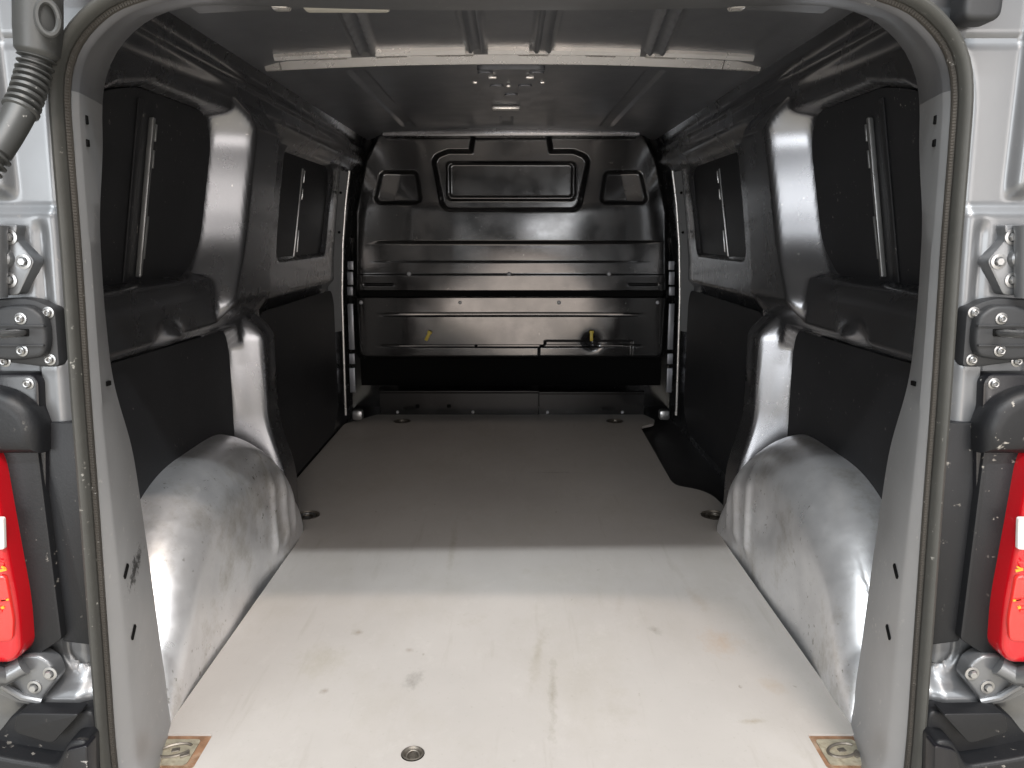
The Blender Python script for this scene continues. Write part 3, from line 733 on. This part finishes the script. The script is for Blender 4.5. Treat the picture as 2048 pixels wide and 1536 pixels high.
# ------------------------------------------------------------------ rear corners
def hexbolt_bm(M4, r=.0062, h=.007, washer=.0105, n=6, bm=None):
    bm = bm or bmesh.new()
    lathe_bm([(washer, 0), (washer, .002), (r * 1.1, .0026)], 20, bm, M4)
    lathe_bm([(r, .0026), (r, h * .8), (r * .8, h), (0, h)], n, bm, M4)
    return bm
def torx_bm(M4, r=.0055, bm=None):
    bm = bm or bmesh.new()
    lathe_bm([(r * 1.5, 0), (r * 1.5, .0015), (r * 1.05, .002), (r, .0055), (r * .75, .0068), (r * .48, .0066), (r * .45, .003), (0, .003)], 16, bm, M4)
    return bm
REAR = Matrix.Rotation(R(90), 4, 'X')       # local +z -> world -y
def mesh_of(bm, name, mt, ang=40):
    bmesh.ops.recalc_face_normals(bm, faces=bm.faces)
    me = bpy.data.meshes.new(name); bm.to_mesh(me); bm.free(); smooth(me, ang); me.materials.append(mt); return me
ME_HEX = mesh_of(hexbolt_bm(REAR), 'hinge_bolt', M['zinc']); ME_TORX = mesh_of(torx_bm(REAR), 'screw', M['bolt'])

def corner(s):
    def q(u, v, y):
        p = atY(u, v, y); return Vector((-s * p.x, p.y, p.z))          # image point of the LEFT side, mirrored to side s
    def poly(pts, y): return [(q(u, v, y).x, q(u, v, y).z) for u, v in pts]
    # pressed silver pillar skin (heightfield)
    xg = np.concatenate([np.linspace(.42, .80, 150), np.linspace(.805, .935, 14)]); zg = np.linspace(-.06, 1.42, 260)
    XG, ZG = np.meshgrid(xg, zg, indexing='ij')
    inner = np.interp(ZG, loop[:nl // 2 + 1, 1][20:], loop[:nl // 2 + 1, 0][20:]) + .006
    Yd = 1.104 * np.ones_like(XG)
    Yd -= .012 * ss(.018, .040, XG - inner)                      # step out of the seal gutter
    Yd += .010 * ss(.922, .942, ZG)                              # upper half sits deeper: sloped ledge
    Yd += .006 * np.exp(-((XG - (inner + .055)) / .008) ** 2) * (1 - ss(.90, .925, ZG)) * ss(.73, .76, ZG)
    Yd += .008 * ss(.675, .690, ZG) * 0
    Yd -= .010 * (1 - ss(.715, .728, ZG)) * (1 - ss(.060, .066, XG - inner)) * ss(.40, .45, ZG)
    # recess groove near the lower hinge
    rx = XG - inner
    gr = abs(sdf_poly([(0, .27), (.062, .27), (.062, .47), (0, .47)], rx, ZG) + .012) 
    Yd += .008 * (1 - ss(.003, .008, abs(sdf_poly(inset_poly([(-.05, .235), (.062, .235), (.062, .50), (-.05, .50)], .03), rx, ZG) - .03)))
    Yd -= .030 * (1 - ss(.195, .228, ZG)) * ss(.13, .20, ZG) * 1 + .03 * (1 - ss(.13, .20, ZG)) * 0
    Yd += .005 * np.exp(-((ZG - 1.155) / .0035) ** 2) * ss(.60, .61, XG)
    Yd -= .016 * ss(.682, .700, XG) * ss(.945, .965, ZG); Yd += .006 * np.exp(-((XG - .715) / .005) ** 2) * ss(.945, .965, ZG)
    Yd += .12 * ss(.80, .935, XG) ** 2
    Yd += .02 * ss(.735, .76, XG) * (1 - ss(.90, .94, ZG))
    pil = np_grid('rear_pillar', (XG * s, Yd, ZG), M['silver'], VAN, 45, keep=(XG > inner - .002))
    # upper hinge
    h = prism('hinge', round_poly(poly([(-60, 450), (38, 449), (33, 476), (72, 522), (40, 590), (-60, 592)], 1.075), .006), 'y', 1.072, 1.095, M['silver'], VAN, .003)
    h2 = bm_obj('hinge_leaf', tube_bm([q(-14, 448, 1.06), q(-14, 592, 1.06)], .018, 16), M['silver'], h)
    for u, v in ((20, 474), (48, 523), (20, 560)): link('hinge_bolt', ME_HEX, None, h, q(u, v, 1.072))
    bm_obj('hinge_boss', lathe_bm([(.014, 0), (.012, .008), (.006, .012), (0, .013)], 18, None, Matrix.Translation(q(10, 516, 1.072)) @ REAR), M['silver'], h)
    # door check strap: plate, raised cover, slot, rod
    c = prism('check_strap', round_poly(poly([(-30, 600), (58, 596), (108, 618), (117, 734), (86, 735), (20, 726), (-30, 724)], 1.07), [.006, .02, .006, .006, .01, .01, .006]), 'y', 1.072, 1.095, M['greyplast'], VAN, .003)
    cv = prism('strap_cover', round_poly(poly([(-22, 622), (10, 611), (60, 610), (88, 632), (94, 655), (96, 690), (88, 714), (30, 722), (-22, 716)], 1.06), .014, 5), 'y', 1.056, 1.074, M['greyplast'], c, .006, 3)
    prism('strap_ridge', round_poly(poly([(-20, 648), (92, 648), (93, 653), (-20, 653)], 1.06), .001), 'y', 1.0535, 1.061, M['greyplast'], cv, .001)
    prism('strap_ridge', round_poly(poly([(-20, 688), (92, 688), (92, 692), (-20, 692)], 1.06), .001), 'y', 1.0535, 1.061, M['greyplast'], cv, .001)
    prism('strap_slot', round_poly(poly([(16, 657), (62, 657), (62, 672), (16, 672)], 1.06), .002), 'y', 1.0545, 1.063, M['void'], cv)
    bm = bmesh.new()
    a, b = q(52, 665, 1.06), q(-60, 672, .95)
    bm_obj('check_rod', tube_bm([a, q(30, 667, 1.03), b], [.0035, .0055, .0055], 10), M['bolt'], cv)
    for u, v, y in ((97, 625, 1.072), (101, 719, 1.072), (11, 722, 1.072), (42, 637, 1.056), (45, 701, 1.056)): link('screw', ME_TORX, None, c, q(u, v, y))
    # tail lamp cluster: backing cap, dome, housing, red lens
    t = prism('tail_lamp', round_poly(poly([(-70, 747), (66, 747), (80, 762), (82, 815), (95, 850), (95, 1300), (-70, 1300)], 1.07), .006), 'y', 1.066, 1.10, M['plastic_gloss'], VAN, .004)
    link('screw', ME_TORX, None, t, q(57, 767, 1.066))
    prism('lamp_dome', round_poly(poly([(-70, 768), (10, 768), (52, 784), (84, 812), (99, 846), (99, 900), (-70, 900)], 1.07), [0, .02, .02, .02, .01, 0, 0], 6), 'y', 1.036, 1.075, M['plastic'], t, .022, 6)
    hb = prism('lamp_housing', round_poly(poly([(80, 842), (170, 842), (196, 1284), (133, 1276)], 1.085), [.012, .004, .004, .004]), 'y', 1.074, 1.108, M['plastic'], t, .005)
    prism('lamp_side', round_poly(poly([(-60, 862), (74, 862), (82, 880), (131, 1272), (82, 1304), (-60, 1312)], 1.07), .006), 'y', 1.060, 1.10, M['plastic'], t, .006)
    lens = prism('lens', round_poly(poly([(-90, 884), (-8, 884), (10, 925), (34, 1060), (60, 1200), (66, 1285), (50, 1306), (-90, 1308)], 1.055), [0, .02, .03, .04, .03, .012, .012, 0], 6), 'y', 1.022, 1.065, M['red'], t, .012, 4)
    prism('reflector', round_poly(poly([(-60, 1036), (6, 1036), (8, 1100), (-60, 1103)], 1.02), .004), 'y', 1.0205, 1.026, M['clear'], lens, .002)
    rg = random.Random(3)
    for k in range(9):
        u, v = rg.uniform(-6, 14), rg.choice([1125, 1135, 1140, 1200, 1215, 1222, 1228])
        box('lens_facet', q(u, v, 1.0165), (rg.uniform(.004, .012), .002, rg.uniform(.002, .004)), M['amber'] if k % 2 else M['redlight'], lens, 0, Matrix.Rotation(rg.uniform(-.6, .6), 4, 'Y'))
    prism('lens_panel', round_poly(poly([(-60, 1150), (12, 1150), (28, 1240), (26, 1280), (-60, 1284)], 1.02), .008), 'y', 1.0178, 1.024, M['redlight'], lens, .002)
    # lower hinge casting
    hp_ = poly([(-60, 1330), (10, 1335), (48, 1306), (82, 1305), (108, 1322), (120, 1352), (90, 1392), (84, 1408), (40, 1402), (-10, 1376), (-60, 1378)], 1.06)
    lh = prism('hinge', round_poly(hp_, .008), 'y', 1.052, 1.078, M['silver'], VAN, .007, 3)
    for u, v in ((101, 1346), (70, 1373)): link('hinge_bolt', ME_HEX, None, lh, q(u, v, 1.052))
    bm_obj('hinge_knuckle', tube_bm([q(48, 1330, 1.045), q(10, 1352, 1.035), q(-40, 1350, 1.01)], [.015, .014, .016], 14), M['silver'], lh)
    bm_obj('hinge_rib', tube_bm([q(84, 1402, 1.054), q(44, 1394, 1.05), q(0, 1368, 1.04), q(-40, 1366, 1.01)], .006, 10), M['silver'], lh)
    # black bumper step
    bp = prism('bumper', round_poly(poly([(36, 1418), (100, 1408), (196, 1412), (225, 1700), (-60, 1700), (-20, 1480), (10, 1452)], 1.06), .010), 'y', 1.045, 1.10, M['plastic'], VAN, .008, 3)
    prism('bumper_pad', round_poly(poly([(40, 1420), (165, 1422), (112, 1480), (92, 1476), (34, 1458)], 1.03), .008), 'y', 1.022, 1.05, M['plastic'], bp, .006, 3)
    prism('bumper_step', round_poly(poly([(-30, 1470), (60, 1488), (138, 1500), (165, 1450), (200, 1450), (210, 1700), (-60, 1700)], 1.05), .012), 'y', 1.012, 1.05, M['plastic'], bp, .010, 3)
    prism('bumper_recess', round_poly(poly([(150, 1480), (192, 1470), (196, 1700), (132, 1700), (140, 1520)], 1.03), .006), 'y', 1.006, 1.03, M['plastic_gloss'], bp, .006)
    return q
for s in (-1, 1): q = corner(s)
# wiring hose, left; rubber plug, right
ctr = catmull([q(74, -70, 1.02) * 1, q(76, 10, 1.02), q(75, 100, 1.02), q(66, 150, 1.015), q(48, 205, 1.0), q(20, 262, .98), q(-14, 318, .96), q(-60, 385, .94)], 170)
ctr[:, 0] *= -1
s_arc = np.concatenate([[0], np.cumsum(np.linalg.norm(np.diff(ctr, axis=0), axis=1))])
def v_of(p):
    dx, dy, dz = p[0], p[1], p[2] - CAM_H
    return VC - FPX * (dz * cP + dy * sP) / (dy * cP - dz * sP)
rad = []
for p, a in zip(ctr, s_arc):
    v = v_of(p); r = np.interp(v, [-80, 60, 105, 112, 120, 205, 215, 300, 320], [.0275, .0275, .0255, .022, .0185, .0175, .0185, .0165, .0155])
    if 116 < v < 222 or v > 306: r += .0028 * (1 if math.sin(a * 2 * math.pi / .0088) > -.1 else -.9)
    rad.append(r)
hs = bm_obj('wiring_hose', tube_bm(ctr, rad, 24), M['hose'], VAN, 30)
pe = q(96, 36, 1.0); pe.x *= -1
bm_obj('hose_grommet', tube_bm([Vector((pe.x + .010 * math.cos(a), pe.y + .012 * math.cos(a) * .5, pe.z + .019 * math.sin(a))) for a in np.linspace(0, 2 * math.pi, 25)], .004, 8, cap=False), M['hose'], hs)
a = atY(1960, 2, 1.06)
prism('rubber_plug', round_poly([(a.x - .025, a.z - .026), (a.x + .025, a.z - .026), (a.x + .026, a.z + .05), (a.x - .025, a.z + .05)], .016, 6), 'y', 1.048, 1.082, M['greyplast'], VAN, .008, 4)
